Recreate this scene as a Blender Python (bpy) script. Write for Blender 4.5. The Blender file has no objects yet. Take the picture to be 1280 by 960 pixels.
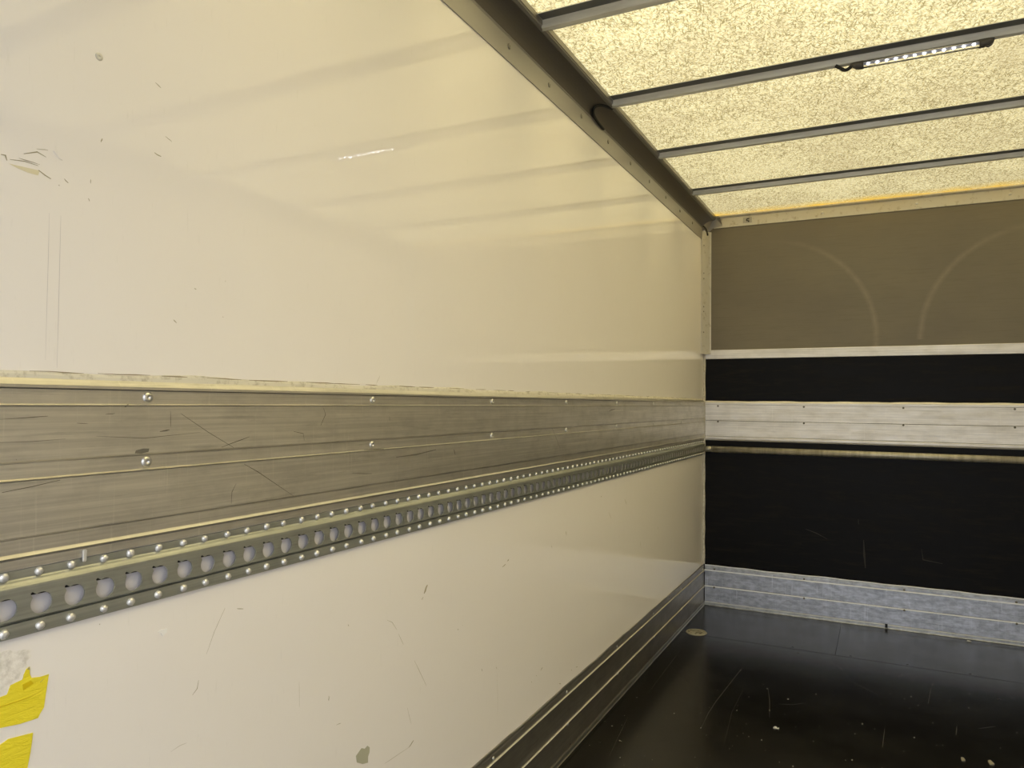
import bpy, bmesh, math, random
from mathutils import Vector, Matrix
random.seed(7)
C = bpy.context.scene.collection
SC = bpy.context.scene

# ------------------------------------------------------------------ camera
cam_d = bpy.data.cameras.new('camera'); cam = bpy.data.objects.new('camera', cam_d); C.objects.link(cam)
cam_d.sensor_width = 36.0; cam_d.lens = 36.0 * 918.2 / 1280.0; cam_d.clip_start = 0.01; cam_d.clip_end = 200
_r = Vector((0.89255802, 0.45082624, 0.00979157)); _u = Vector((0.00277182, -0.02719876, 0.9996262)); _f = Vector((-0.45092404, 0.89219725, 0.02552608))
cam.matrix_world = Matrix(((_r.x, _u.x, -_f.x, 1.01122), (_r.y, _u.y, -_f.y, 0.0), (_r.z, _u.z, -_f.z, 1.24833), (0, 0, 0, 1)))
SC.camera = cam

# ------------------------------------------------------------------ sky, sun, exposure
SC.view_settings.view_transform = 'Standard'; SC.view_settings.look = 'None'
SC.view_settings.gamma = 1.0; SC.view_settings.use_curve_mapping = False
SC.view_settings.exposure = 0.02
w = bpy.data.worlds.new('world'); SC.world = w; w.use_nodes = True
wn = w.node_tree.nodes; wl = w.node_tree.links
bg = wn['Background']; bg.inputs['Color'].default_value = (0.94, 0.96, 1.02, 1); bg.inputs['Strength'].default_value = 2.4   # thin overcast sky
sun_d = bpy.data.lights.new('sun', 'SUN'); sun_d.energy = 6.6; sun_d.angle = math.radians(55); sun_d.color = (1.0, 0.95, 0.87)
sun = bpy.data.objects.new('sun', sun_d); C.objects.link(sun)
sun.rotation_euler = Vector((1.0, 0.3, 0.85)).to_track_quat('Z', 'Y').to_euler(); sun.location = (0, 8, 12)

# ------------------------------------------------------------------ helpers
def mat(name, base=(.5, .5, .5), rough=.5, metal=0.0, ior=1.45, emit=None, es=0, coat=0.0):
    m = bpy.data.materials.new(name); m.use_nodes = True
    b = m.node_tree.nodes['Principled BSDF']
    b.inputs['Base Color'].default_value = (*base, 1); b.inputs['Roughness'].default_value = rough
    b.inputs['Metallic'].default_value = metal; b.inputs['IOR'].default_value = ior
    b.inputs['Coat Weight'].default_value = coat
    if emit: b.inputs['Emission Color'].default_value = (*emit, 1); b.inputs['Emission Strength'].default_value = es
    return m
class G:
    """small node-graph helper working in object space"""
    def __init__(s, m): s.m = m; s.n = m.node_tree.nodes; s.l = m.node_tree.links; s.b = s.n.get('Principled BSDF'); s.tc = s.n.new('ShaderNodeTexCoord').outputs['Object']
    def map(s, scale=(1, 1, 1), rot=(0, 0, 0)):
        q = s.n.new('ShaderNodeMapping'); q.inputs['Scale'].default_value = scale; q.inputs['Rotation'].default_value = rot
        s.l.new(s.tc, q.inputs['Vector']); return q.outputs['Vector']
    def noise(s, vec, scale=5, detail=2, rough=.5, dist=0):
        q = s.n.new('ShaderNodeTexNoise'); q.inputs['Scale'].default_value = scale; q.inputs['Detail'].default_value = detail
        q.inputs['Roughness'].default_value = rough; q.inputs['Distortion'].default_value = dist; s.l.new(vec, q.inputs['Vector']); return q.outputs['Fac']
    def ramp(s, fac, stops):
        q = s.n.new('ShaderNodeValToRGB'); e = q.color_ramp.elements
        while len(e) < len(stops): e.new(.5)
        for k, (p, c) in enumerate(stops):
            e[k].position = p; e[k].color = (*c, 1) if isinstance(c, tuple) else (c, c, c, 1)
        s.l.new(fac, q.inputs['Fac']); return q.outputs['Color']
    def mix(s, fac, a, b, mode='MIX'):
        q = s.n.new('ShaderNodeMix'); q.data_type = 'RGBA'; q.blend_type = mode
        for sock, v in ((q.inputs['Factor'], fac), (q.inputs[6], a), (q.inputs[7], b)):
            if isinstance(v, tuple): sock.default_value = (*v, 1)
            elif isinstance(v, (int, float)): sock.default_value = v
            else: s.l.new(v, sock)
        return q.outputs[2]
    def math(s, op, a, b=0.0, c=None):
        q = s.n.new('ShaderNodeMath'); q.operation = op
        for i, v in enumerate((a, b) if c is None else (a, b, c)):
            if isinstance(v, (int, float)): q.inputs[i].default_value = v
            else: s.l.new(v, q.inputs[i])
        return q.outputs[0]
    def bump(s, h, dist, strength=1.0):
        q = s.n.new('ShaderNodeBump'); q.inputs['Distance'].default_value = dist; q.inputs['Strength'].default_value = strength
        s.l.new(h, q.inputs['Height']); s.l.new(q.outputs['Normal'], s.b.inputs['Normal'])
    def base(s, c): s.l.new(c, s.b.inputs['Base Color'])
    def rough(s, c): s.l.new(c, s.b.inputs['Roughness'])

def link(name, me, m, parent=None):
    o = bpy.data.objects.new(name, me); C.objects.link(o)
    if m is not None and len(me.materials) == 0: me.materials.append(m)
    if parent is not None: o.parent = parent
    return o
def mesh(name, v, f, m, parent=None, smooth=False):
    me = bpy.data.meshes.new(name); me.from_pydata(v, [], f)
    bm = bmesh.new(); bm.from_mesh(me); bmesh.ops.recalc_face_normals(bm, faces=bm.faces); bm.to_mesh(me); bm.free()
    if smooth: me.polygons.foreach_set('use_smooth', [True] * len(me.polygons))
    return link(name, me, m, parent)
def box(name, lo, hi, m, parent=None, bevel=0):
    bm = bmesh.new(); bmesh.ops.create_cube(bm, size=1)
    for v in bm.verts: v.co = Vector([(lo[i] + hi[i]) / 2 + v.co[i] * (hi[i] - lo[i]) for i in range(3)])
    if bevel: bmesh.ops.bevel(bm, geom=bm.edges[:], offset=bevel, segments=2, affect='EDGES')
    me = bpy.data.meshes.new(name); bm.to_mesh(me); bm.free(); return link(name, me, m, parent)
def extrude(name, prof, a, b, fn, m, parent=None, smooth=False, n=1, jag=None):
    """closed outline prof [(p,q)] swept from a to b; fn(p,q,t)->xyz; jag(k,t,p,q) may wobble points"""
    N = len(prof); v = []; f = []
    for i in range(n + 1):
        t = a + (b - a) * i / n
        for k, (p, q) in enumerate(prof):
            if jag: p, q = jag(k, t, p, q)
            v.append(fn(p, q, t))
    for i in range(n):
        for k in range(N): f.append((i*N+k, i*N+(k+1) % N, (i+1)*N+(k+1) % N, (i+1)*N+k))
    f.append(tuple(range(N))); f.append(tuple(n*N + k for k in reversed(range(N))))
    return mesh(name, v, f, m, parent, smooth)
YL = lambda p, q, t: (p, t, q)                 # profile (x, z) swept along y
def tube(name, pts, r, m, parent=None, seg=10, cap=True):
    cu = [Vector(p) for p in pts]; v = []; f = []; up = Vector((0, 0, 1))
    for i, p in enumerate(cu):
        d = (cu[min(i+1, len(cu)-1)] - cu[max(i-1, 0)]).normalized()
        s = d.cross(up); s = s.normalized() if s.length > 1e-4 else Vector((1, 0, 0)); t = s.cross(d)
        for k in range(seg):
            a = 2*math.pi*k/seg; v.append(p + s*math.cos(a)*r + t*math.sin(a)*r)
    for i in range(len(cu)-1):
        for k in range(seg): f.append((i*seg+k, i*seg+(k+1) % seg, (i+1)*seg+(k+1) % seg, (i+1)*seg+k))
    if cap: f.append(tuple(range(seg))); f.append(tuple((len(cu)-1)*seg+k for k in reversed(range(seg))))
    return mesh(name, v, f, m, parent, True)
def smooth_path(pts, k=6):
    out = []; P = [Vector(p) for p in pts]
    for i in range(len(P)-1):
        p0 = P[max(i-1, 0)]; p1 = P[i]; p2 = P[i+1]; p3 = P[min(i+2, len(P)-1)]
        for j in range(k):
            t = j/k; out.append(.5*((2*p1)+(p2-p0)*t+(2*p0-5*p1+4*p2-p3)*t*t+(3*p1-p0-3*p2+p3)*t**3))
    out.append(P[-1]); return out
def info(o, label, cat, group=None):
    o['label'] = label; o['category'] = cat
    if group: o['group'] = group
    return o
def empty(name, loc=(0, 0, 0)):
    o = bpy.data.objects.new(name, None); o.empty_display_size = .1; C.objects.link(o); o.location = loc; return o
def struct(o): o['kind'] = 'structure'; return o
def stuff(o): o['kind'] = 'stuff'; return o
def ribbons(name, items, fn, h, m, parent=None, jitter=.25):
    """thin raised/engraved marks: items [(width,[(a,b)..])]; fn(a,b,h)->xyz"""
    v = []; f = []
    for w_, pts in items:
        P = [Vector(p) for p in pts]
        if len(P) == 2 and (P[1]-P[0]).length > 3*w_: P = [P[0], P[0].lerp(P[1], .35), P[0].lerp(P[1], .7), P[1]]
        L = []; R = []
        for i, p in enumerate(P):
            d = (P[min(i+1, len(P)-1)] - P[max(i-1, 0)]); d = d.normalized() if d.length > 0 else Vector((1, 0)); nrm = Vector((-d.y, d.x))
            ww = w_/2*(.45 if i in (0, len(P)-1) else 1)*random.uniform(1-jitter, 1+jitter)
            off = nrm*random.uniform(-.3, .3)*w_
            L.append(p+nrm*ww+off); R.append(p-nrm*ww+off)
        b0 = len(v); n = len(P)
        for p in L: v.append(fn(p.x, p.y, h))
        for p in R: v.append(fn(p.x, p.y, h))
        for i in range(n-1): f.append((b0+i, b0+i+1, b0+n+i+1, b0+n+i))
    return stuff(mesh(name, v, f, m, parent))
def blob(name, pts, fn, h, m, parent=None):
    n = len(pts); v = [fn(*p, 0) for p in pts] + [fn(*p, h) for p in pts]
    f = [tuple(range(n, 2*n))] + [(i, (i+1) % n, n+(i+1) % n, n+i) for i in range(n)] + [tuple(reversed(range(n)))]
    return mesh(name, v, f, m, parent)
def disc_mesh(name, r, h, axis, m, seg=12, dome=.5, socket=True):
    """button-head rivet/screw, axis 'x','y' or 'z' points out of the surface"""
    rings = [(r, 0), (r, h*.35), (r*.8, h*.8), (r*.45, h)]
    if socket: rings += [(r*.28, h*.95), (r*.26, h*.35)]
    else: rings += [(r*.15, h*1.05)]
    v = []; f = []
    def P(a, b, c):
        return {'x': (c, a, b), 'y': (a, -c, b), 'z': (a, b, c), '-z': (a, b, -c)}[axis]
    for rr, hh in rings:
        for k in range(seg):
            a = 2*math.pi*k/seg; v.append(P(rr*math.cos(a), rr*math.sin(a), hh))
    for i in range(len(rings)-1):
        for k in range(seg): f.append((i*seg+k, i*seg+(k+1) % seg, (i+1)*seg+(k+1) % seg, (i+1)*seg+k))
    f.append(tuple((len(rings)-1)*seg+k for k in range(seg)))
    me = bpy.data.meshes.new(name); me.from_pydata(v, [], f)
    bm = bmesh.new(); bm.from_mesh(me); bmesh.ops.recalc_face_normals(bm, faces=bm.faces); bm.to_mesh(me); bm.free()
    me.polygons.foreach_set('use_smooth', [True]*len(me.polygons)); me.materials.append(m); return me

# ------------------------------------------------------------------ materials
WHITE = mat('white_gelcoat', (.88, .83, .74), .025, ior=1.5); g = G(WHITE); g.b.inputs['Specular IOR Level'].default_value = .62
n1 = g.noise(g.map((1, 1, .6)), 30, 1.0, .4); g.bump(n1, .00011)
cl = g.noise(g.map((1, 1, 1)), 3, 4, .6); dirt = g.noise(g.map((1, 9, 1)), 14, 5, .7)
g.base(g.mix(g.ramp(dirt, [(.62, 0.0), (.80, .25)]), g.mix(cl, (.865, .82, .765), (.885, .845, .80)), (.55, .52, .45)))

def aluminium(name, along, base=(.60, .58, .54), rough=.38, streak=.35, metal=.85, stain=.5, cross=.3):
    """worn mill-finish aluminium; along = 'x' or 'y' rolling direction"""
    m = mat(name, base, rough, metal); g = G(m)
    s1 = (3, 60, 220) if along == 'x' else (60, 3, 220)
    s2 = (110, 3, 4) if along == 'x' else (3, 140, 5)
    st = g.noise(g.map(s1), 1, 4, .6)
    cr = g.noise(g.map(s2), 1, 3, .7)
    bl = g.noise(g.map((1, 1, 2)), 22 if 'kick_al' in name and along == 'x' else 9, 5, .65)
    smu = g.noise(g.map((2, 14, 30) if along == 'x' else (14, 2, 30)), 2.2, 6, .7)
    dk = tuple(c*.62 for c in base); lt = tuple(min(1, c*1.12) for c in base)
    c = g.mix(g.ramp(st, [(.35, 0.), (.7, 1.)]), tuple(c*(1-streak*.4) for c in base), lt)
    c = g.mix(g.math('MULTIPLY', g.ramp(bl, [(.38, 0.), (.62, 1.)] if 'scratched' in name else [(.45, 0.), (.75, 1.)]), stain), c, dk)
    c = g.mix(g.math('MULTIPLY', g.ramp(smu, [(.58, 0.), (.72, 1.)]), stain), c, tuple(c*.45 for c in base))
    c = g.mix(g.math('MULTIPLY', g.ramp(cr, [(.60, 0.), (.75, 1.)]), cross), c, tuple(min(1, c*1.4) for c in base))
    g.base(c); g.rough(g.math('MULTIPLY_ADD', bl, .25, rough-.12)); g.bump(st, .0002, .6)
    return m
AL_SIDE = aluminium('worn_aluminium_side', 'y', (.63, .60, .53), .36)
AL_FRONT = aluminium('worn_aluminium_front', 'x', (.74, .70, .62), .48, cross=.25, stain=.35)
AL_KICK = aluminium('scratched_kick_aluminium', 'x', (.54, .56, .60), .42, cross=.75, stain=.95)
EDGELIGHT = mat('painted_edge_light', (.80, .82, .86), .40, .15)  # pale colour stands in for roof light caught on the kick band edges
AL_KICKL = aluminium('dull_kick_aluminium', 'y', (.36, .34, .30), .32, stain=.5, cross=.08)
AL_RAIL = aluminium('grey_rail_steel', 'y', (.42, .43, .38), .42, metal=.8, cross=.1)
AL_COVE = mat('dark_cove_metal', (.22, .20, .17), .38, .75); g = G(AL_COVE); g.bump(g.noise(g.map((4, .5, 4)), 20, 3), .0003)
AL_FLANGE = mat('grey_flange_metal', (.42, .40, .36), .45, .6)
BOWM = mat('roof_bow_metal', (.52, .52, .50), .45, .25); g = G(BOWM)
g.base(g.mix(g.ramp(g.noise(g.map((1, 8, 8)), 6, 5, .7), [(.4, 0.), (.75, 1.)]), (.74, .74, .69), (.56, .55, .49)))
TRIM = mat('pale_trim', (.62, .60, .52), .45, .2); g = G(TRIM)
g.base(g.mix(g.ramp(g.noise(g.map((1, 1, 1)), 30, 5, .7), [(.55, 0.), (.75, 1.)]), (.64, .61, .53), (.40, .35, .25)))
SEAL = mat('cream_sealant', (.66, .62, .50), .6); g = G(SEAL)
g.base(g.mix(g.ramp(g.noise(g.map((1, 1, 1)), 60, 5, .7), [(.5, 0.), (.7, 1.)]), (.68, .64, .52), (.42, .38, .27)))
RIVET = mat('bright_rivet', (.78, .77, .74), .3, .6)
SCREW = mat('screw_steel', (.70, .69, .66), .28, .9)
BLACK = mat('black_plywood', (.012, .011, .010), .38, ior=1.45); g = G(BLACK); g.b.inputs['Specular IOR Level'].default_value = .12
s = g.noise(g.map((1, 1, 7)), 5, 6, .7); g.base(g.mix(g.ramp(s, [(.5, 0.), (.78, 1.)]), (.0050, .0047, .0044), (.016, .013, .008)))
g.rough(g.math('MULTIPLY_ADD', s, .3, .25)); g.bump(g.noise(g.map((1, 1, 4)), 60, 4, .6), .0004)
BUFF = mat('brown_grey_plywood', (.22, .19, .13), .5); g = G(BUFF)
def arc(cx, cz, R):
    sp = g.n.new('ShaderNodeSeparateXYZ'); g.l.new(g.tc, sp.inputs[0])
    dx = g.math('SUBTRACT', sp.outputs[0], cx); dz = g.math('SUBTRACT', sp.outputs[2], cz)
    d = g.math('SQRT', g.math('ADD', g.math('MULTIPLY', dx, dx), g.math('MULTIPLY', dz, dz)))
    e = g.math('ABSOLUTE', g.math('SUBTRACT', d, R))
    k = g.math('SUBTRACT', 1.0, g.math('DIVIDE', e, .022)); k = g.math('MAXIMUM', k, 0.0)
    ang = g.math('ARCTAN2', dz, dx)   # fade the rub towards the far side of each circle
    return k, ang
k1, a1 = arc(.385, 1.65, .592); k2, a2 = arc(1.80, 1.625, .602)
f1 = g.ramp(a1, [(.0, .85), (.5, 1.), (.55, .3)])
f1 = g.math('MULTIPLY', k1, g.math('MINIMUM', g.math('MAXIMUM', g.math('MULTIPLY_ADD', a1, -.9, 1.55), 0), 1))
f2 = g.math('MULTIPLY', k2, g.math('MINIMUM', g.math('MAXIMUM', g.math('MULTIPLY_ADD', a2, .9, -1.2), 0), 1))
grain = g.noise(g.map((.6, 1, 12)), 9, 6, .7); cloud = g.noise(g.map((1, 1, 1.6)), 2.5, 4, .6)
c = g.mix(g.ramp(cloud, [(.3, 0.), (.7, 1.)]), (.185, .160, .115), (.215, .187, .130))
c = g.mix(g.ramp(grain, [(.5, 0.), (.72, .5)]), c, (.16, .135, .09))
arcs = g.math('MULTIPLY', g.math('ADD', f1, f2), g.math('MULTIPLY_ADD', g.noise(g.map((1, 1, 1)), 25, 3), .6, .05))
c = g.mix(arcs, c, (.36, .32, .24)); g.base(c); g.bump(grain, .0003)
FLOORM = mat('black_floor_ply', (.012, .011, .009), .22, ior=1.5); g = G(FLOORM); g.b.inputs['Specular IOR Level'].default_value = .40
n = g.noise(g.map((1, 1, 1)), 3, 6, .65); g.base(g.mix(g.ramp(n, [(.4, 0.), (.75, 1.)]), (.0045, .004, .0032), (.010, .009, .006)))
g.rough(g.math('MULTIPLY_ADD', n, .22, .12)); g.bump(g.noise(g.map((1, 1, 1)), 160, 2, .5), .0002, .5)
YELLOW = mat('yellow_tape', (.82, .68, .03), .38); g = G(YELLOW)
n = g.noise(g.map((1, 6, 22)), 5, 4, .7, 1.0); g.base(g.mix(n, (.80, .65, .02), (.90, .78, .05))); g.bump(n, .0015)
YELLOW2 = mat('folded_yellow_tape', (.68, .50, .005), .4)
RESIDUE = mat('glue_residue', (.70, .66, .58), .75); g = G(RESIDUE)
n = g.noise(g.map((1, 1, 1)), 90, 6, .7); g.base(g.mix(g.ramp(n, [(.4, 0.), (.65, 1.)]), (.86, .82, .75), (.66, .62, .54))); g.bump(n, .001)
MARK = mat('brown_scuff', (.36, .32, .21), .7)
FAINT = mat('faint_line', (.60, .57, .55), .3)
STAINY = mat('yellowish_stain', (.72, .66, .46), .6)
GOUGE = mat('grey_green_patch', (.42, .41, .30), .7)
DARKMARK = mat('dark_scratch', (.15, .135, .10), .6)
PALE = mat('pale_scratch', (.085, .078, .062), .6)
FLECKM = mat('pale_debris', (.62, .60, .54), .7)
BLACKRUB = mat('black_rubber', (.008, .008, .008), .5)
CAPM = mat('dark_grey_plastic', (.075, .07, .065), .45)
DISCM = mat('worn_floor_plug', (.30, .27, .21), .6, .2); g = G(DISCM)
n = g.noise(g.map((1, 1, 1)), 55, 5, .7); g.base(g.mix(g.ramp(n, [(.45, 0.), (.6, 1.)]), (.42, .39, .31), (.09, .08, .06)))
LEDM = mat('lit_led', (1, 1, 1), .4, emit=(.93, .96, 1.0), es=9)
LEDBOARD = mat('led_board', (.55, .55, .60), .4)
CLEAR = bpy.data.materials.new('clear_tube'); CLEAR.use_nodes = True; b_ = CLEAR.node_tree.nodes['Principled BSDF']
b_.inputs['Base Color'].default_value = (.96, .96, 1, 1); b_.inputs['Roughness'].default_value = .12; b_.inputs['Transmission Weight'].default_value = 1; b_.inputs['IOR'].default_value = 1.15
GROUND = mat('yard_asphalt', (.22, .22, .22), .9)
# translucent glass-fibre roof: daylight really comes through it
ROOF = bpy.data.materials.new('translucent_fibreglass'); ROOF.use_nodes = True; g = G(ROOF)
for nd in [g.b]: g.n.remove(nd)
fib = None
for i, (ang, sc_) in enumerate(((.3, 1.0), (1.1, 1.15), (1.9, .9), (2.7, 1.05))):
    pre = g.n.new('ShaderNodeMapping'); pre.vector_type = 'TEXTURE'; pre.inputs['Rotation'].default_value = (0, 0, ang); pre.inputs['Scale'].default_value = (1/(62*sc_), 1/(250*sc_), 1)
    sq = g.map((1, .6, 1)); g.l.new(sq, pre.inputs['Vector'])
    q = g.noise(pre.outputs['Vector'], 1, 1.5, .5)
    q = g.ramp(q, [(.57, 0.), (.68, 1.)])
    fib = q if fib is None else g.math('MAXIMUM', fib, q)
cloud = g.noise(g.map((1, 1, 1)), 3.2, 4, .6); fine = g.noise(g.map((1, 1, 1)), 130, 3, .6)
fine = g.noise(g.map((1, .6, 1)), 120, 3, .6); c = g.mix(g.ramp(fine, [(.35, 0.), (.65, 1.)]), (.78, .64, .29), (1.0, .93, .58))
c = g.mix(g.math('MULTIPLY', fib, g.math('MINIMUM', g.math('MULTIPLY_ADD', cloud, 2.6, -.35), 1.0)), c, (.30, .24, .09))
c = g.mix(g.ramp(cloud, [(.45, 0.), (.72, .5)]), c, (.62, .52, .28))
sp = g.n.new('ShaderNodeSeparateXYZ'); g.l.new(g.tc, sp.inputs[0])
edge = g.math('MULTIPLY_ADD', sp.outputs[1], 1/.11, -(4.66-.11)/.11)
edge = g.math('MULTIPLY', g.math('MINIMUM', g.math('MAXIMUM', edge, 0), 1), g.ramp(g.noise(g.map((1, .6, 1)), 5, 4, .6), [(.35, .35), (.6, 1.)]))
c = g.mix(edge, c, (.93, .60, .08))                                   # amber resin stain along the front seam
d = g.n.new('ShaderNodeBsdfDiffuse'); t = g.n.new('ShaderNodeBsdfTranslucent'); mx = g.n.new('ShaderNodeMixShader'); mx.inputs[0].default_value = .43
g.l.new(c, d.inputs['Color']); g.l.new(c, t.inputs['Color']); g.l.new(d.outputs[0], mx.inputs[1]); g.l.new(t.outputs[0], mx.inputs[2])
rf = g.n.new('ShaderNodeBsdfRefraction'); rf.inputs['Roughness'].default_value = .6; rf.inputs['IOR'].default_value = 1.2; g.l.new(c, rf.inputs['Color'])   # forward-scattered share
mr_ = g.n.new('ShaderNodeMixShader'); mr_.inputs[0].default_value = .42; g.l.new(mx.outputs[0], mr_.inputs[1]); g.l.new(rf.outputs[0], mr_.inputs[2])
g.l.new(mr_.outputs[0], g.n['Material Output'].inputs['Surface'])

# ------------------------------------------------------------------ dimensions (metres; x from left wall, y towards the bulkhead, z up)
D = 4.683; ZC = 2.43; W = 2.24; YB = -0.35
WALL_MARKS= [(0.003, [(0.839, 1.432), (0.842, 1.43)]), (0.0015, [(0.8, 1.376), (0.806, 1.371)]), (0.0012, [(0.758, 1.742), (0.768, 1.737)]), (0.0015, [(0.672, 1.62), (0.674, 1.626)]), (0.0012, [(0.778, 1.664), (0.79, 1.659)]), (0.002, [(0.759, 1.632), (0.771, 1.629)]), (0.001, [(0.658, 1.562), (0.658, 1.556)]), (0.0012, [(0.549, 1.558), (0.567, 1.561), (0.585, 1.56)]), (0.002, [(0.585, 1.554), (0.594, 1.55), (0.602, 1.547)]), (0.002, [(0.538, 1.561), (0.543, 1.561), (0.545, 1.555)]), (0.001, [(0.56, 1.563), (0.587, 1.562)]), (0.0015, [(0.62, 1.552), (0.626, 1.548)]), (0.0025, [(0.613, 1.542), (0.614, 1.541)]), (0.0015, [(0.566, 1.57), (0.583, 1.578), (0.595, 1.575)]), (0.001, [(0.582, 1.582), (0.597, 1.585)]), (0.001, [(0.655, 1.534), (0.657, 1.53)]), (0.001, [(0.915, 0.891), (0.893, 0.856), (0.878, 0.823)]), (0.0015, [(0.863, 0.785), (0.86, 0.772), (0.851, 0.765)]), (0.0012, [(0.941, 0.883), (0.956, 0.879)]), (0.003, [(1.243, 0.776), (1.246, 0.773)]), (0.001, [(1.381, 0.75), (1.4, 0.74), (1.419, 0.718)]), (0.0008, [(1.426, 0.707), (1.446, 0.676)]), (0.001, [(1.493, 0.624), (1.547, 0.546)]), (0.0008, [(1.466, 0.521), (1.483, 0.477)]), (0.003, [(1.474, 0.425), (1.494, 0.434)]), (0.0008, [(1.474, 0.425), (1.377, 0.428)]), (0.001, [(1.21, 0.579), (1.225, 0.577)]), (0.006, [(1.531, 0.776), (1.545, 0.795)]), (0.002, [(1.521, 0.763), (1.528, 0.769)]), (0.003, [(0.687, 0.923), (0.688, 0.922)]), (0.003, [(3.107, 0.831), (3.13, 0.804)]), (0.003, [(2.8, 0.878), (2.809, 0.874)]), (0.003, [(2.436, 0.793), (2.443, 0.777)]), (0.002, [(2.897, 0.802), (2.928, 0.771)]), (0.003, [(1.949, 0.76), (1.97, 0.765)]), (0.003, [(1.98, 0.77), (1.991, 0.776)]), (0.004, [(1.694, 0.646), (1.699, 0.643)]), (0.003, [(1.719, 0.65), (1.719, 0.648)]), (0.003, [(1.915, 0.476), (1.92, 0.47)]), (0.002, [(1.828, 0.499), (1.833, 0.49)]), (0.006, [(2.388, 0.272), (2.403, 0.265)]), (0.004, [(2.232, 0.366), (2.245, 0.373)]), (0.002, [(2.195, 0.362), (2.201, 0.358)]), (0.003, [(2.158, 0.354), (2.164, 0.349)]), (0.002, [(2.499, 0.284), (2.506, 0.279)]), (0.002, [(2.545, 0.278), (2.561, 0.276)]), (0.0006, [(1.921, 0.453), (1.927, 0.389), (1.928, 0.337)]), (0.002, [(2.309, 0.763), (2.316, 0.754)]), (0.002, [(3.635, 0.636), (3.65, 0.618)]), (0.002, [(3.336, 0.612), (3.35, 0.577)]), (0.002, [(1.186, 0.647), (1.186, 0.637)]), (0.0006, [(1.099, 0.704), (1.101, 0.655)]), (0.0015, [(0.901, 1.452), (0.902, 1.454)]), (0.0015, [(0.897, 1.391), (0.899, 1.39)]), (0.0008, [(1.327, 1.287), (1.341, 1.306)]), (0.0006, [(0.812, 0.689), (0.829, 0.692), (0.842, 0.691)])]
BAND_MARKS= [(0.0018, [(0.772, 1.198), (0.789, 1.2)]), (0.001, [(0.682, 1.226), (0.697, 1.227)]), (0.0008, [(0.64, 1.214), (0.656, 1.213)]), (0.0012, [(0.809, 1.226), (0.863, 1.195), (0.918, 1.166)]), (0.0012, [(0.892, 1.168), (0.953, 1.184)]), (0.0008, [(0.541, 1.191), (0.581, 1.191), (0.625, 1.193)]), (0.0015, [(0.545, 1.128), (0.582, 1.132), (0.619, 1.137)]), (0.001, [(0.925, 1.104), (0.916, 1.09), (0.915, 1.07)]), (0.0012, [(0.942, 1.136), (0.974, 1.12), (1.065, 1.067)]), (0.0018, [(1.144, 1.234), (1.151, 1.221), (1.137, 1.199)]), (0.0012, [(1.062, 1.19), (1.088, 1.185), (1.091, 1.171)]), (0.003, [(1.393, 1.12), (1.474, 1.122), (1.562, 1.129)]), (0.003, [(1.647, 1.125), (1.655, 1.11)]), (0.0012, [(1.366, 1.214), (1.366, 1.205)]), (0.003, [(2.861, 1.218), (2.941, 1.227)]), (0.0008, [(0.79, 1.23), (0.791, 1.205)]), (0.002, [(0.712, 1.236), (0.718, 1.24)]), (0.0008, [(0.561, 1.169), (0.562, 1.168)]), (0.0012, [(1.236, 1.096), (1.304, 1.09)]), (0.0008, [(0.669, 1.195), (0.745, 1.189), (0.847, 1.195)]), (0.001, [(0.54, 1.221), (0.6, 1.224)]), (0.002, [(1.275, 1.144), (1.347, 1.142)]), (0.0012, [(2.285, 1.164), (2.355, 1.093)])]
FLOOR_MARKS= [(0.0012, [(0.088, 3.762), (0.095, 3.413), (0.102, 3.128)]), (0.0012, [(0.101, 2.853), (0.118, 2.702), (0.142, 2.515)]), (0.001, [(0.091, 3.53), (0.256, 3.281)]), (0.0015, [(0.408, 3.617), (0.391, 3.353), (0.38, 3.18), (0.376, 3.043), (0.381, 2.889)]), (0.001, [(0.554, 3.441), (0.582, 3.279), (0.602, 3.121)]), (0.001, [(0.62, 3.281), (0.668, 3.298), (0.711, 3.339)]), (0.0012, [(1.013, 3.226), (1.005, 3.049)]), (0.0015, [(1.338, 3.399), (1.399, 3.456)]), (0.0015, [(1.265, 3.384), (1.255, 3.293)]), (0.0008, [(1.176, 3.579), (1.198, 3.787)]), (0.0006, [(0.46, 3.39), (0.459, 3.105), (0.485, 2.801)]), (0.0006, [(0.865, 3.715), (0.996, 3.578)])]
FLECKS= [(0.41, 3.606), (0.552, 3.43), (0.593, 3.194), (1.115, 3.632), (1.139, 3.541), (1.466, 3.428), (0.556, 2.905), (0.603, 2.9), (0.214, 3.238), (0.362, 3.307), (0.014, 3.464), (0.073, 3.063), (0.254, 2.978), (0.137, 2.645), (0.07, 2.75), (0.032, 2.775), (0.179, 2.521), (0.379, 2.896), (0.474, 3.13), (0.91, 2.889), (1.113, 3.194), (0.748, 3.465), (0.935, 3.232), (0.729, 2.742), (1.183, 3.373), (1.325, 3.613), (0.647, 3.352)]
DARKS= [(0.591, 4.077), (0.624, 3.998), (0.862, 4.074), (1.112, 4.075), (1.372, 4.073), (1.448, 3.781)]
BIG= [(0.638, 3.03), (1.261, 3.076), (1.346, 3.095), (1.417, 4.65)]
PATCH = [(1.279, 0.473), (1.276, 0.488), (1.295, 0.497), (1.306, 0.491), (1.315, 0.494), (1.323, 0.487), (1.323, 0.477), (1.318, 0.469), (1.318, 0.456), (1.299, 0.461)]
STAIN = [(0.548, 1.552), (0.567, 1.553), (0.587, 1.554), (0.585, 1.547), (0.572, 1.547), (0.559, 1.549)]
WL = lambda y, z, h: (h, y, z)
WF = lambda x, z, h: (x, D - h, z)
FL = lambda x, y, h: (x, y, h)
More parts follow.
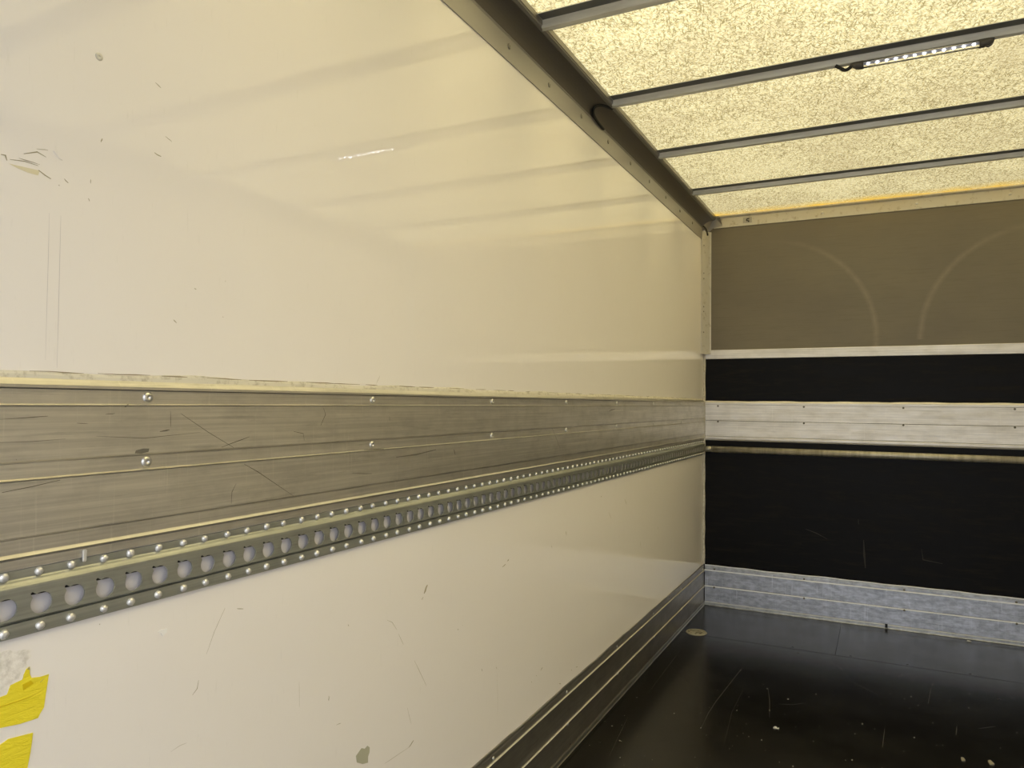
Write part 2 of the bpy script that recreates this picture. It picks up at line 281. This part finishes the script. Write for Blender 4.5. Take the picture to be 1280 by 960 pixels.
# ------------------------------------------------------------------ structure
ground = struct(box('ground', (-30, -40, -1.15), (30, 40, -1.05), GROUND))
wall_left = struct(box('wall_left', (-.05, YB, 0), (0, D, ZC), WHITE))
wall_right = struct(box('wall_right', (W, YB, 0), (W+.05, D, ZC), WHITE))
wall_front = struct(box('wall_front', (0, D+.004, 0), (W, D+.05, ZC+.01), BLACK))
def panel(name, x0, x1, z0, z1, m, bev=.0015): return box(name, (x0, D-.0005, z0), (x1, D+.0055, z1), m, wall_front, bev)
panel('plywood_panel', .004, W-.004, 1.564, 2.40, BUFF)['label'] = 'brown-grey painted upper panel'
panel('plywood_panel', .012, W-.012, 1.268, 1.540, BLACK)['label'] = 'narrow black panel'
panel('plywood_panel', .008, W-.008, .240, 1.03, BLACK)['label'] = 'large black panel'
ribbons('scuff_marks', [(.010, [(.911, .483), (.915, .40), (.919, .324)]), (.005, [(.882, .60), (.884, .57)]), (.006, [(1.20, .46), (1.205, .40), (1.30, .39)]), (.004, [(.60, .52), (.66, .50), (.72, .47)])], WF, .001, mat('dim_scuff', (.022, .018, .010), .6), wall_front)
floor = struct(box('floor', (0, YB, -.09), (W, D+.05, -.018), FLOORM))
for (y0, y1, x0, x1) in ((YB, 4.048, 0, W), (4.050, D, 0, .7925), (4.050, D, .794, W)):
    box('floor_panel', (x0, y0, -.018), (x1, y1, 0), FLOORM, floor, .0006)
dk = disc_mesh('panel_screw', .007, .0006, 'z', BLACKRUB, 10, socket=False)
for x, y in DARKS: o = link('panel_screw', dk, None, floor); o.location = (x, y, 0)
ribbons('scratches', FLOOR_MARKS, FL, .0005, PALE, floor)
v = []; f = []
for x, y in FLECKS + [(random.uniform(.05, 1.9), random.uniform(2.3, 4.0)) for _ in range(130)]:
    r = random.uniform(.0012, .0035) if (x, y) in FLECKS else random.uniform(.0006, .0014)
    b0 = len(v); a0 = random.random()*6
    for k in range(4): v.append((x+r*math.cos(a0+k*1.57)*random.uniform(.5, 1.4), y+1.5*r*math.sin(a0+k*1.57), .0004))
    v.append((x, y, .0022)); f += [(b0+k, b0+(k+1) % 4, b0+4) for k in range(4)]
dust = stuff(mesh('floor_debris', v, f, mat('dull_crumbs', (.36, .34, .28), .7))); info(dust, 'tiny pale crumbs scattered over the black floor', 'debris')
def flake(pts, lab, x, y, s, m=FLECKM):
    P = [(x+a*s, y+b*s) for a, b in pts]; n = len(P)
    v = [(a, b, .0004) for a, b in P] + [(a, b, .003+.003*math.sin(i*2.1)) for i, (a, b) in enumerate(P)]
    fs = [tuple(range(n, 2*n)), tuple(reversed(range(n)))] + [(i, (i+1) % n, n+(i+1) % n, n+i) for i in range(n)]
    return info(mesh('paint_flake', v, fs, m), lab, 'flake')
FP = [(-1, -.4), (-.3, -.6), (.1, -.3), (.8, -.5), (1.1, .2), (.4, .3), (.2, .9), (-.5, .5)]
flake(FP, 'bright white flake lying alone on the black floor', *BIG[0], .010)
flake([(-.5, -1.3), (.4, -.9), (.6, .2), (.2, 1.4), (-.6, .7)], 'curled beige flake at the bottom edge of the photo, left of the pair', *BIG[1], .011, mat('beige_flake', (.30, .28, .20), .7))
flake([(-.4, -1.5), (.5, -1.1), (.8, .0), (.0, 1.6), (-.7, .4)], 'leaf-shaped beige flake at the bottom edge, right of the pair', *BIG[2], .013, mat('leaf_flake', (.34, .31, .22), .7))
flake([(-1.4, -.4), (.2, -.5), (1.4, -.2), (1.2, .4), (-.9, .4)], 'small white chip beside the front kick band', BIG[3][0], BIG[3][1]-.02, .008)
pl = empty('floor_plug', (.094, 4.086, 0)); info(pl, 'worn round floor plug in the corner beside the left kick band', 'plug')
me = disc_mesh('plug_disc', .052, .003, 'z', DISCM, 28, socket=False); link('plug_disc', me, None, pl)
v = []; f = []
for k in range(28):
    a = 2*math.pi*k/28
    for rr, zz in ((.046, .0028), (.049, .0042), (.054, .0040), (.057, 0)): v.append((rr*math.cos(a), rr*math.sin(a), zz))
for k in range(28):
    for j in range(3): f.append((k*4+j, k*4+j+1, ((k+1) % 28)*4+j+1, ((k+1) % 28)*4+j))
mesh('plug_rim', v, f, mat('plug_rim_metal', (.36, .34, .28), .5, .4), pl, True)

me = bpy.data.meshes.new('ceiling'); me.from_pydata([(0, YB, ZC+.004), (W, YB, ZC+.004), (W, D+.05, ZC+.004), (0, D+.05, ZC+.004)], [], [(0, 1, 2, 3)]); ceiling = struct(link('ceiling', me, ROOF))

rf_ = struct(empty('trim_5', (0, YB, 2.3)))          # unseen rear frame; its deep header is added to shade the upper left wall
box('added_shade_header', (-.05, 0, -.06), (W+.05, .92, .12), AL_COVE, rf_)
for s0, s1 in ((-.05, .006), (W-.006, W+.05)): box('portal_post', (s0, -.02, -2.3), (s1, .10, -.06), AL_FLANGE, rf_)
# ------------------------------------------------------------------ roof bows
BP = [(0, .0025), (0, 0), (.039, 0), (.041, -.002), (.046, -.020), (.048, -.0215), (.066, -.0215), (.068, -.020), (.073, -.002), (.075, 0), (.110, 0), (.110, .0025)]
FLANGESHADE = mat('dark_flange_shade', (.10, .105, .10), .5)
names = {1: 'metal roof bow nearest the top edge of the photo', 2: 'metal roof bow carrying the lit light strip', 3: 'metal roof bow next beyond the light strip, towards the front wall',
         4: 'metal roof bow closest to the front wall', 0: 'metal roof bow overhead, first one behind the picture edge', -1: 'metal roof bow over the rear part of the box'}
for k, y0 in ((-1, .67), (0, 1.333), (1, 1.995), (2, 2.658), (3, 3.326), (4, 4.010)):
    o = extrude('roof_bow', [(y0+p, ZC+q) for p, q in BP], .070, W-.070, lambda p, q, t: (t, p, q), BOWM)
    info(o, names[k], 'roof bow', 'metal bows across the translucent roof')
    box('flange_shade', (.078, y0+.001, ZC-.0012), (W-.078, y0+.037, ZC-.0001), FLANGESHADE, o)  # dark colour stands in for the backlit shade on the near flange
# ------------------------------------------------------------------ cove profiles, left and right (trim_1, trim_2), front trims
def cove(name, s):
    X = (lambda x: x) if s > 0 else (lambda x: W-x)
    e = struct(empty(name, (X(0), 0, 2.3)))
    fn = lambda p, q, t: (X(p)-X(0), t, q-2.3)
    fl = extrude('wall_flange', [(.0004, 2.281), (.003, 2.281), (.0035, 2.352), (.0065, 2.357), (.0045, 2.3615), (.0004, 2.3615)], YB, D-.02, fn, AL_FLANGE, e)
    ch = [(.0045, 2.3615)]
    for i in range(9):
        t = i/8; ch.append(((1-t)**2*.0055+2*t*(1-t)*.024+t*t*.058, (1-t)**2*2.3615+2*t*(1-t)*2.394+t*t*2.4105))
    back = [(.058, 2.4165), (.0004, 2.4165), (.0004, 2.3615)]
    extrude('cove_channel', ch+back, YB, D-.001, fn, AL_COVE, e, False)
    extrude('edge_lip', [(.058, 2.4105), (.062, 2.4085), (.068, 2.4135), (.070, 2.4125), (.0725, 2.4175), (.0745, 2.4175), (.0765, 2.4335), (.0004, 2.4335), (.0004, 2.418), (.058, 2.418)], YB, D-.001, fn, AL_FLANGE if s < 0 else mat('lip_metal', (.34, .32, .28), .4, .7), e)
    if s > 0:
        me = disc_mesh('rivet', .0085, .004, 'x', mat('worn_rivet', (.34, .32, .26), .4, .6), 12)
        for i in range(10):
            y = 1.951+(i-0)*.2995
            if y > D-.03: break
            r = link('rivet', me, None, e); r.location = (.0034, y, 2.326-2.3)
        me2 = disc_mesh('lip_rivet', .004, .002, '-z', SCREW, 8, socket=False)
        for i in range(5):
            r = link('lip_rivet', me2, None, e); r.location = (.066, 2.06+i*.6615, 2.411-2.3)
cove('trim_1', 1); cove('trim_2', -1)
t3 = struct(empty('trim_3', (0, D, 2.39)))
XW = lambda p, q, t: (t, -p, q-2.39)
extrude('front_angle', [(.0006, 2.3575), (.005, 2.3575), (.0055, 2.3585), (.0055, 2.418), (.022, 2.4255), (.022, 2.4325), (.0006, 2.4325)], .062, W-.062, XW, TRIM, t3)
me = disc_mesh('rivet', .0075, .003, 'y', SCREW, 12)
for x in (.693, 1.183, 1.62, 2.06): r = link('rivet', me, None, t3); r.location = (x, -.0055, 0)
me = disc_mesh('rivet', .006, .0025, 'y', TRIM, 10, socket=False); r = link('rivet', me, None, t3); r.location = (.177, -.0055, .004)
box('grey_tab', (.240, -.0068, -.016), (.292, -.0055, .018), AL_FLANGE, t3)['label'] = 'small grey tab with a dark clip'
tube('clip', smooth_path([(.278, -.0085, .010), (.262, -.0085, .006), (.262, -.0085, -.002), (.275, -.0085, -.006), (.272, -.0085, -.012)]), .0028, BLACKRUB, t3, 8)
mesh('corner_gusset', [(.066, -.006, .043), (.10, -.020, .040), (.115, -.006, -.020), (.06, -.006, -.03), (.012, -.006, -.065), (.006, -.07, -.028), (.006, -.10, .02), (.05, -.085, .026)],
     [(0, 1, 2, 3), (0, 3, 4, 5), (0, 5, 6, 7), (0, 7, 1)], AL_FLANGE, t3)['label'] = 'grey corner piece'
# upper corner cover strip trim_4 and sealant bead
t4 = struct(empty('trim_4', (0, D, 1.56)))
ZW = lambda p, q, t: (p, -q, t-1.56)
extrude('corner_strip', [(.0006, .078), (.004, .078), (.020, .05), (.040, .012), (.046, .010), (.046, .001), (.0006, .001)], 1.565, 2.335, ZW, TRIM, t4)
me = disc_mesh('rivet', .0055, .0015, 'x', DARKMARK, 8, socket=False)
for z in (2.245, 2.07, 2.035, 1.86, 1.83, 1.70): r = link('rivet', me, None, t4); r.location = (.012, -.062, z-1.56); r.rotation_euler = (0, 0, math.radians(-28))
def jb(k, t, p, q): return p+.0015*math.sin(t*37+k), q+.0015*math.sin(t*53+k*2)
extrude('sealant_bead', [(0.0006, .0125), (.006, .0132), (.0118, .006), (.0118, .0008), (.0006, .0008)], .252, 1.565, ZW, SEAL, t4, True, 60, jb)

# ------------------------------------------------------------------ plank profiles
def plank_profile(zt, h=.098, x0=.0006, rec=.006, face=.010):
    return [(x0, zt), (rec, zt), (rec, zt-.0195), (face+.0008, zt-.0215), (face, zt-.0235), (face, zt-h+.0035), (face-.001, zt-h+.0025), (.0035, zt-h+.0025), (.0035, zt-h+.0002), (x0, zt-h+.0002)]
# left-hand band
band = empty('aluminium_wall_band', (0, 0, 1.0)); info(band, 'scuffed aluminium plank band along the left white wall above the punched rail', 'rub rail')
fb = lambda p, q, t: (p, t, q-1.0)
for zt, h in ((1.2605, .098), (1.1625, .0985)):
    extrude('plank', plank_profile(zt, h), YB, D-.014, fb, AL_SIDE, band)
extrude('plank', [(.0006, 1.064), (.006, 1.064), (.006, 1.0455), (.010, 1.0415), (.0085, 1.0385), (.0055, 1.0375), (.0055, 1.0255), (.0006, 1.0255)], YB, D-.014, fb, AL_SIDE, band)
extrude('edge_cap', [(.0006, 1.275), (.0035, 1.2755), (.0105, 1.2665), (.0105, 1.2625), (.004, 1.2608), (.0006, 1.2608)], YB, D-.014, fb, AL_SIDE, band)
ribbons('dirt_line', [(random.uniform(.0008, .0022), [(y, 1.2845), (y+random.uniform(.03, .10), 1.2845+random.uniform(-.0006, .0006))]) for y in [.5+.11*i+random.uniform(0, .08) for i in range(34)]], lambda y, z, h: (.0032, y, z-1.0), 0, mat('brown_dirt', (.30, .25, .16), .8), band)
random.seed(3)
def js(k, t, p, q):
    if k in (0, 1, 2): q += .0018*math.sin(t*9)+.0014*math.sin(t*23+1)+random.uniform(-.0006, .0006)
    return p, q
extrude('sealant_line', [(.0004, 1.2845), (.0022, 1.2838), (.0036, 1.280), (.0040, 1.2745), (.0004, 1.2745)], YB, D-.014, fb, SEAL, band, False, 220, js)
ms = disc_mesh('screw', .0085, .0035, 'x', SCREW, 14)
for i in range(8):
    y = .7525+.5555*i
    if y > 4.6: break
    for z in (1.251, 1.153): r = link('screw', ms, None, band); r.location = (.006, y, z-1.0)
sm = ribbons('scuff_marks', BAND_MARKS, lambda y, z, h: (.0103, y, z-1.0), 0, DARKMARK, band)
stuff(blob('dark_smudge', [(.73, 1.167), (.741, 1.166), (.753, 1.168), (.754, 1.173), (.744, 1.1735), (.732, 1.1715)], lambda y, z, h: (.010+h, y, z-1.0), .0003, DARKMARK, band))

# kick bands
def kick(name, kind):
    e = struct(empty(name, (0, D if kind == 'f' else 0, 0)))
    if kind == 'f': fn = lambda p, q, t: (t, -p, q); a, b, m = .0125, W-.0125, AL_KICK
    else: fn = lambda p, q, t: (p, t, q); a, b, m = YB, D-.0006, AL_KICKL
    extrude('top_cap', [(.0006, .246), (.0045, .2475), (.0065, .245), (.0065, .2375), (.008, .2345), (.008, .2185), (.0006, .2185)], a, b, fn, m, e, False, 60, (lambda k, t, p, q: (p, q+(.0012*math.sin(t*11)+.001*math.sin(t*29) if k in (0, 1) else 0))) )
    for zt, h in ((.2175, .0975), (.1195, .0985)):
        pr = [(.0006, zt), (.0085, zt), (.0125, zt-.0028), (.0125, zt-.012), (.0080, zt-.0135), (.0080, zt-h+.002), (.0006, zt-h+.0006)]
        extrude('plank', pr, a, b, fn, m, e)
    extrude('floor_bead', [(.0006, .0175), (.0105, .0175), (.0115, .016), (.0115, .005), (.015, .0012), (.015, .0008), (.0006, .0008)], a, b, fn, m if kind != 'f' else AL_KICK, e)
    extrude('bright_edge', [(.0006, .0215), (.0110, .0215), (.0128, .0195), (.0118, .0176), (.0006, .0176)], a, b, fn, EDGELIGHT if kind == 'f' else m, e)
    if kind == 'f':
        for zz in (.2165, .1180): extrude('bright_edge', [(.0087, zz+.0030), (.0100, zz+.0032), (.0142, zz-.0010), (.0142, zz-.0022), (.0087, zz-.0028)], a, b, fn, EDGELIGHT, e)
        extrude('bright_edge', [(.0006, .2480), (.0060, .2492), (.0082, .2460), (.0076, .2425), (.0068, .2425), (.0006, .2470)], a, b, fn, EDGELIGHT, e, False, 60, lambda k, t, p, q: (p, q+.0012*math.sin(t*11)+.001*math.sin(t*29)))
        me = disc_mesh('screw', .006, .0025, 'y', DARKMARK, 10)
        for i in range(4):
            for z in (.2255, .1135): r = link('screw', me, None, e); r.location = (.591+.521*i-.52, -.0125 if z < .2 else -.008, z)
        o = box('dark_stain', (1.017, -.0155, .006), (1.030, -.0120, .026), BLACKRUB, e)
    else:
        for zz in (.2165, .1180): extrude('bright_edge', [(.0087, zz+.0012), (.0105, zz+.0014), (.0138, zz-.0008), (.0134, zz-.0016), (.0087, zz-.0022)], a, b, fn, mat('dull_edge_light', (.60, .58, .50), .4, .3), e)  # paler than the planks: light on the ledges put into the colour
        me = disc_mesh('screw', .006, .0025, 'x', SCREW, 10)
        for i in range(6):
            for z in (.2255, .1135): r = link('screw', me, None, e); r.location = (.0125 if z < .2 else .008, 1.89+.5495*i, z)
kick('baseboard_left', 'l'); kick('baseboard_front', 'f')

# front aluminium band
fbnd = empty('aluminium_front_band', (0, D, 1.0)); info(fbnd, 'pale scratched aluminium plank band across the black front wall', 'rub rail')
ff = lambda p, q, t: (t, -p, q-1.0)
a, b = .0125, W-.0125
extrude('edge_cap', [(.0006, 1.271), (.004, 1.272), (.0105, 1.262), (.0105, 1.2495), (.0006, 1.2495)], a, b, ff, AL_FRONT, fbnd, False, 60, lambda k, t, p, q: (p, q+(.001*math.sin(t*17)+.0008*math.sin(t*41) if k < 2 else 0)))
for zt, h in ((1.2485, .0995), (1.1485, .0965)):
    extrude('plank', [(.0006, zt), (.0085, zt), (.0095, zt-.001), (.0095, zt-h+.002), (.0085, zt-h+.0012), (.0006, zt-h+.0012)], a, b, ff, AL_FRONT, fbnd)
extrude('plank', [(.0006, 1.0518), (.0095, 1.0518), (.0105, 1.048), (.0105, 1.036), (.0075, 1.027), (.0006, 1.0262)], a, b, ff, AL_FRONT, fbnd)
me = disc_mesh('screw', .0058, .002, 'y', DARKMARK, 10)
for i in range(4):
    for z in (1.2405, 1.1435): r = link('screw', me, None, fbnd); r.location = (.591+.521*i-.5 if i == 0 else .591+.521*(i-1), -.0095, z-1.0)
o = extrude('aluminium_strip', [(.0008, 1.535), (.005, 1.535), (.006, 1.537), (.006, 1.588), (.005, 1.591), (.0008, 1.591)], .010, W-.010, lambda p, q, t: (t, D-p, q), AL_FRONT)
info(o, 'plain narrow aluminium strip between the brown panel and the black panel', 'trim strip')
# pole along the front wall
pole = empty('load_pole', (0, D-.026, .9725)); info(pole, 'round grey metal pole lying along the front wall under the aluminium band', 'pole')
PM = mat('tarnished_pole', (.50, .47, .38), .42, .6); g = G(PM)
g.base(g.mix(g.ramp(g.noise(g.map((5, 1, 1)), 4, 5, .7), [(.4, 0.), (.7, 1.)]), (.54, .51, .42), (.28, .25, .17)))
tube('tube', [(.058, 0, 0), (W-.058, 0, 0)], .0195, PM, pole, 20)
for s0, s1 in ((.012, .058), (W-.058, W-.012)): tube('end_sleeve', [(s0, 0, 0), (s1, 0, 0)], .0175, PM, pole, 20)
for xx in (.30, 1.10, 1.94): box('bracket', (xx-.012, .010, -.012), (xx+.012, .0255, .012), AL_FLANGE, pole)

# ------------------------------------------------------------------ punched lashing rail
rail = empty('lashing_rail', (0, 0, .98)); info(rail, 'long steel lashing rail punched with keyholes and riveted along the left wall', 'rail')
Y0 = .553; P = .045; XF = .0105; XB = .0085; Z0, Z1 = .9605, 1.0005; ZH = .9765; RH = .0142
k0 = -33; k1 = int((D-.022-Y0)/P)
angs = []
for i in range(40): angs.append(2*math.pi*i/40)
for sy in (-1, 1):
    for zz in (Z0, Z1): angs.append(math.atan2(zz-ZH, sy*P/2) % (2*math.pi))
angs = sorted(set(round(a, 5) for a in angs))
def rad(a):
    r = RH; dirv = (math.cos(a), math.sin(a))
    cx, cz, cr = -.0112, .0128, .0036                       # ear of the keyhole, up and away from the front
    bq = dirv[0]*cx+dirv[1]*cz; disc = bq*bq-(cx*cx+cz*cz-cr*cr)
    if disc > 0: r = max(r, bq+math.sqrt(disc))
    return r
hole = [(rad(a)*math.cos(a), ZH+rad(a)*math.sin(a)) for a in angs]
def edgept(a):
    c_, s_ = math.cos(a), math.sin(a); t = 1e9
    if abs(c_) > 1e-6: t = min(t, P/2/abs(c_))
    if s_ > 1e-6: t = min(t, (Z1-ZH)/s_)
    if s_ < -1e-6: t = min(t, (Z0-ZH)/s_)
    return (t*c_, ZH+t*s_)
outer = [edgept(a) for a in angs]
v = []; f = []; n = len(angs)
for k in range(k0, k1+1):
    yc = Y0+k*P; b0 = len(v)
    for y, z in outer: v.append((XF, yc+y, z-.98))
    for y, z in hole: v.append((XF, yc+y, z-.98))
    for y, z in hole: v.append((XB, yc+y, z-.98))
    for i in range(n):
        j = (i+1) % n; f.append((b0+i, b0+j, b0+n+j, b0+n+i)); f.append((b0+n+i, b0+n+j, b0+2*n+j, b0+2*n+i))
mesh('punched_face', v, f, AL_RAIL, rail)
ya, yb = Y0+(k0-.5)*P, Y0+(k1+.5)*P
fr = lambda p, q, t: (p, t, q-.98)
extrude('upper_flange', [(.0006, 1.0235), (.0030, 1.0235), (.0030, 1.0122), (.0042, 1.0105), (.0066, 1.0085), (.0088, 1.0055), (.0102, 1.0030), (XF, Z1), (XB, Z1), (.0080, 1.003), (.0062, 1.0055), (.003, 1.0085), (.0006, 1.0085)], ya, yb, fr, AL_RAIL, rail)
extrude('lower_flange', [(XF, Z0), (.0095, .9590), (.0050, .9565), (.0035, .9558), (.0062, .9552), (.0062, .9372), (.0006, .9372), (.0006, .954), (.003, .9565), (XB, Z0)], ya, yb, fr, AL_RAIL, rail)
box('inner_back', (.0006, ya, .9575-.98), (.0012, yb, .9872-.98), mat('rail_backing', (.62, .60, .62), .5), rail)
box('cavity_shade', (.0006, ya, .9872-.98), (.0030, yb, 1.0060-.98), BLACKRUB, rail)  # black strip painted in as the cavity shade behind the keyhole ears
mr = [disc_mesh('rivet', .0062*q, .0042, 'x', RIVET, 10, socket=False) for q in (1, .9)]
for me in mr:
    for vv in me.vertices: vv.co.y += random.uniform(-.0005, .0005); vv.co.z += random.uniform(-.0005, .0005)
random.seed(5)
for k in range(0, k1+1):
    for z, x in ((1.0175, .003), (.9455, .0062)):
        r = link('rivet', mr[random.random() < .5], None, rail); r.location = (x, Y0+k*P+random.uniform(-.002, .002), z-.98); r.rotation_euler = (random.uniform(0, 6), 0, 0)
box('joint_plug', (.0055, .655, 1.019-.98), (.0085, .661, 1.036-.98), RIVET, rail, .001)

# ------------------------------------------------------------------ marks on the left wall
ribbons('scuff_marks', WALL_MARKS, WL, .0003, MARK, wall_left)
ribbons('faint_lines', [(.0008, [(.601, 1.30), (.601, 1.5)]), (.0008, [(.617, 1.29), (.617, 1.5)])], WL, .0002, FAINT, wall_left)
stuff(blob('yellow_stain', STAIN, WL, .0003, STAINY, wall_left))
stuff(blob('gouge', PATCH, WL, .0004, GOUGE, wall_left))
stuff(blob('paint_chip', [(.783, .886), (.789, .8875), (.800, .8865), (.799, .8805), (.792, .877), (.789, .882)], WL, .0012, mat('chip_white', (.85, .83, .80), .5), wall_left))
stuff(blob('paint_chip', [(.604, 1.586), (.612, 1.578), (.617, 1.577), (.609, 1.588)], WL, .0012, WHITE, wall_left))
me = disc_mesh('filled_rivet', .0058, .0012, 'x', mat('filled_rivet_grey', (.60, .57, .48), .4), 14); r = link('filled_rivet', me, None, wall_left); r.location = (0, .666, 1.743)
# yellow tape
def tape(pts, lab, h0):
    e = empty('yellow_tape', (0, .5, pts[0][1])); zb = pts[0][1]
    bm = bmesh.new()
    vs = [bm.verts.new((h0, y-.5, z-zb)) for y, z in pts]; bm.faces.new(vs)
    r = bmesh.ops.extrude_face_region(bm, geom=bm.faces[:]); 
    for q in r['geom']:
        if isinstance(q, bmesh.types.BMVert): q.co.x += .0007
    bmesh.ops.recalc_face_normals(bm, faces=bm.faces)
    me = bpy.data.meshes.new('tape_strip'); bm.to_mesh(me); bm.free(); link('tape_strip', me, YELLOW, e); info(e, lab, 'tape'); return e
t1 = tape([(.44, .862), (.50, .860), (.556, .865), (.563, .8655), (.567, .876), (.582, .8785), (.583, .884), (.5865, .891), (.5905, .8925), (.591, .883), (.593, .877), (.605, .8745), (.616, .8745), (.613, .852), (.6105, .832), (.606, .826), (.603, .8205), (.58, .8215), (.556, .8255), (.50, .832), (.44, .838)], 'torn yellow tape with a pointed upper edge on the white wall at lower left', .0004)
z1 = .862
def fold(P_, e, zb, m, h=.0014):
    v = [(h, y-.5, z-zb) for y, z in P_]+[(.0009, y-.5, z-zb) for y, z in P_]; n = len(P_)
    return mesh('folded_flap', v, [tuple(range(n))]+[(i, (i+1) % n, n+(i+1) % n, n+i) for i in range(n)]+[tuple(range(2*n-1, n-1, -1))], m, e)
fold([(.582, .872), (.592, .874), (.596, .869), (.583, .864)], t1, z1, YELLOW2)
fold([(.5865, .890), (.5895, .8925), (.5905, .889)], t1, z1, MARK)
fold([(.604, .867), (.6145, .8738), (.605, .868)], t1, z1, MARK)
fold([(.50, .852), (.59, .8515), (.60, .8535), (.59, .8528), (.50, .8535)], t1, z1, YELLOW2)
tape([(.44, .792), (.50, .797), (.556, .804), (.566, .8075), (.597, .8035), (.5945, .78), (.590, .755), (.586, .70), (.56, .695), (.44, .70)], 'yellow tape piece lower down, cut off by the bottom left corner', .0004)
res = blob('glue_residue', [(.46, .925), (.53, .926), (.553, .9215), (.563, .923), (.570, .918), (.583, .917), (.593, .9145), (.5905, .910), (.5925, .905), (.586, .900), (.588, .893), (.580, .889), (.577, .881), (.570, .881), (.566, .873), (.558, .868), (.46, .866)], WL, .0004, RESIDUE)
info(res, 'rough whitish glue residue patch on the wall above the yellow tape', 'residue')

# ------------------------------------------------------------------ light strip under the second roof bow
lx0, lx1 = .955, 1.285; ly, lz = 2.700, 2.3930
lamp = empty('led_light_strip', (lx0, ly, lz)); info(lamp, 'lit clear light strip with dark end caps hanging under a roof bow', 'lamp')
LN = lx1-lx0
extr = [(.0135*math.cos(a*math.pi/8), .0115*math.sin(a*math.pi/8)) for a in range(16)]
extrude('clear_cover', extr, .0, LN, lambda p, q, t: (t, p, q), CLEAR, lamp, True)
box('led_board', (.001, -.0085, .0025), (LN-.001, .0085, .0045), LEDBOARD, lamp)
led = None
for i in range(12):
    x = .016+(LN-.032)*i/11
    if led is None:
        led = box('led', (-.0035, -.0035, -.0012), (.0035, .0035, .0022), LEDM, lamp, .0008)
    else:
        led = led.copy(); C.objects.link(led); led.parent = lamp
    led.location = (x, 0, 0)
def cap(x0, s):
    v = []; f = []; prof = [(0, .0155, .0135, 0), (.012, .0155, .0135, 0), (.024, .0150, .0120, .001), (.034, .012, .008, .004), (.041, .008, .004, .007)]
    for dx, ry, rz, dz in prof:
        for k in range(14):
            a = 2*math.pi*k/14; v.append((x0+s*dx, ry*math.cos(a), dz+rz*math.sin(a)))
    for i in range(4):
        for k in range(14): f.append((i*14+k, i*14+(k+1) % 14, (i+1)*14+(k+1) % 14, (i+1)*14+k))
    f.append(tuple(range(14))); f.append(tuple(56+k for k in range(14)))
    mesh('end_cap', v, f, CAPM, lamp, True)
cap(.001, -1); cap(LN-.001, 1)
tube('power_cable', smooth_path([(-.034, 0, .004), (-.046, .003, -.004), (-.058, .004, -.005), (-.070, .006, .004), (-.085, .006, .016)]), .0060, BLACKRUB, lamp, 8)
tube('cable_loop', smooth_path([(.331+.035, 0, .002), (.331+.030, -.002, -.008), (.331+.022, -.002, -.013), (.331+.018, -.002, -.009)]), .004, CAPM, lamp, 8)
# loose cables
c1 = tube('cable', smooth_path([(.060, 2.735, 2.412), (.045, 2.665, 2.402), (.030, 2.625, 2.385), (.018, 2.635, 2.368), (.012, 2.69, 2.358), (.009, 2.78, 2.354)]), .0055, BLACKRUB)
info(c1, 'black cable curling out of the roof edge channel beside a roof bow', 'cable')
c1.name = 'cable'
c2 = tube('cable', smooth_path([(.012, 4.60, 2.362), (.022, 4.60, 2.352), (.034, 4.60, 2.330), (.040, 4.60, 2.300)]), .005, BLACKRUB)
info(c2, 'short black cable end at the front roof corner', 'cable')
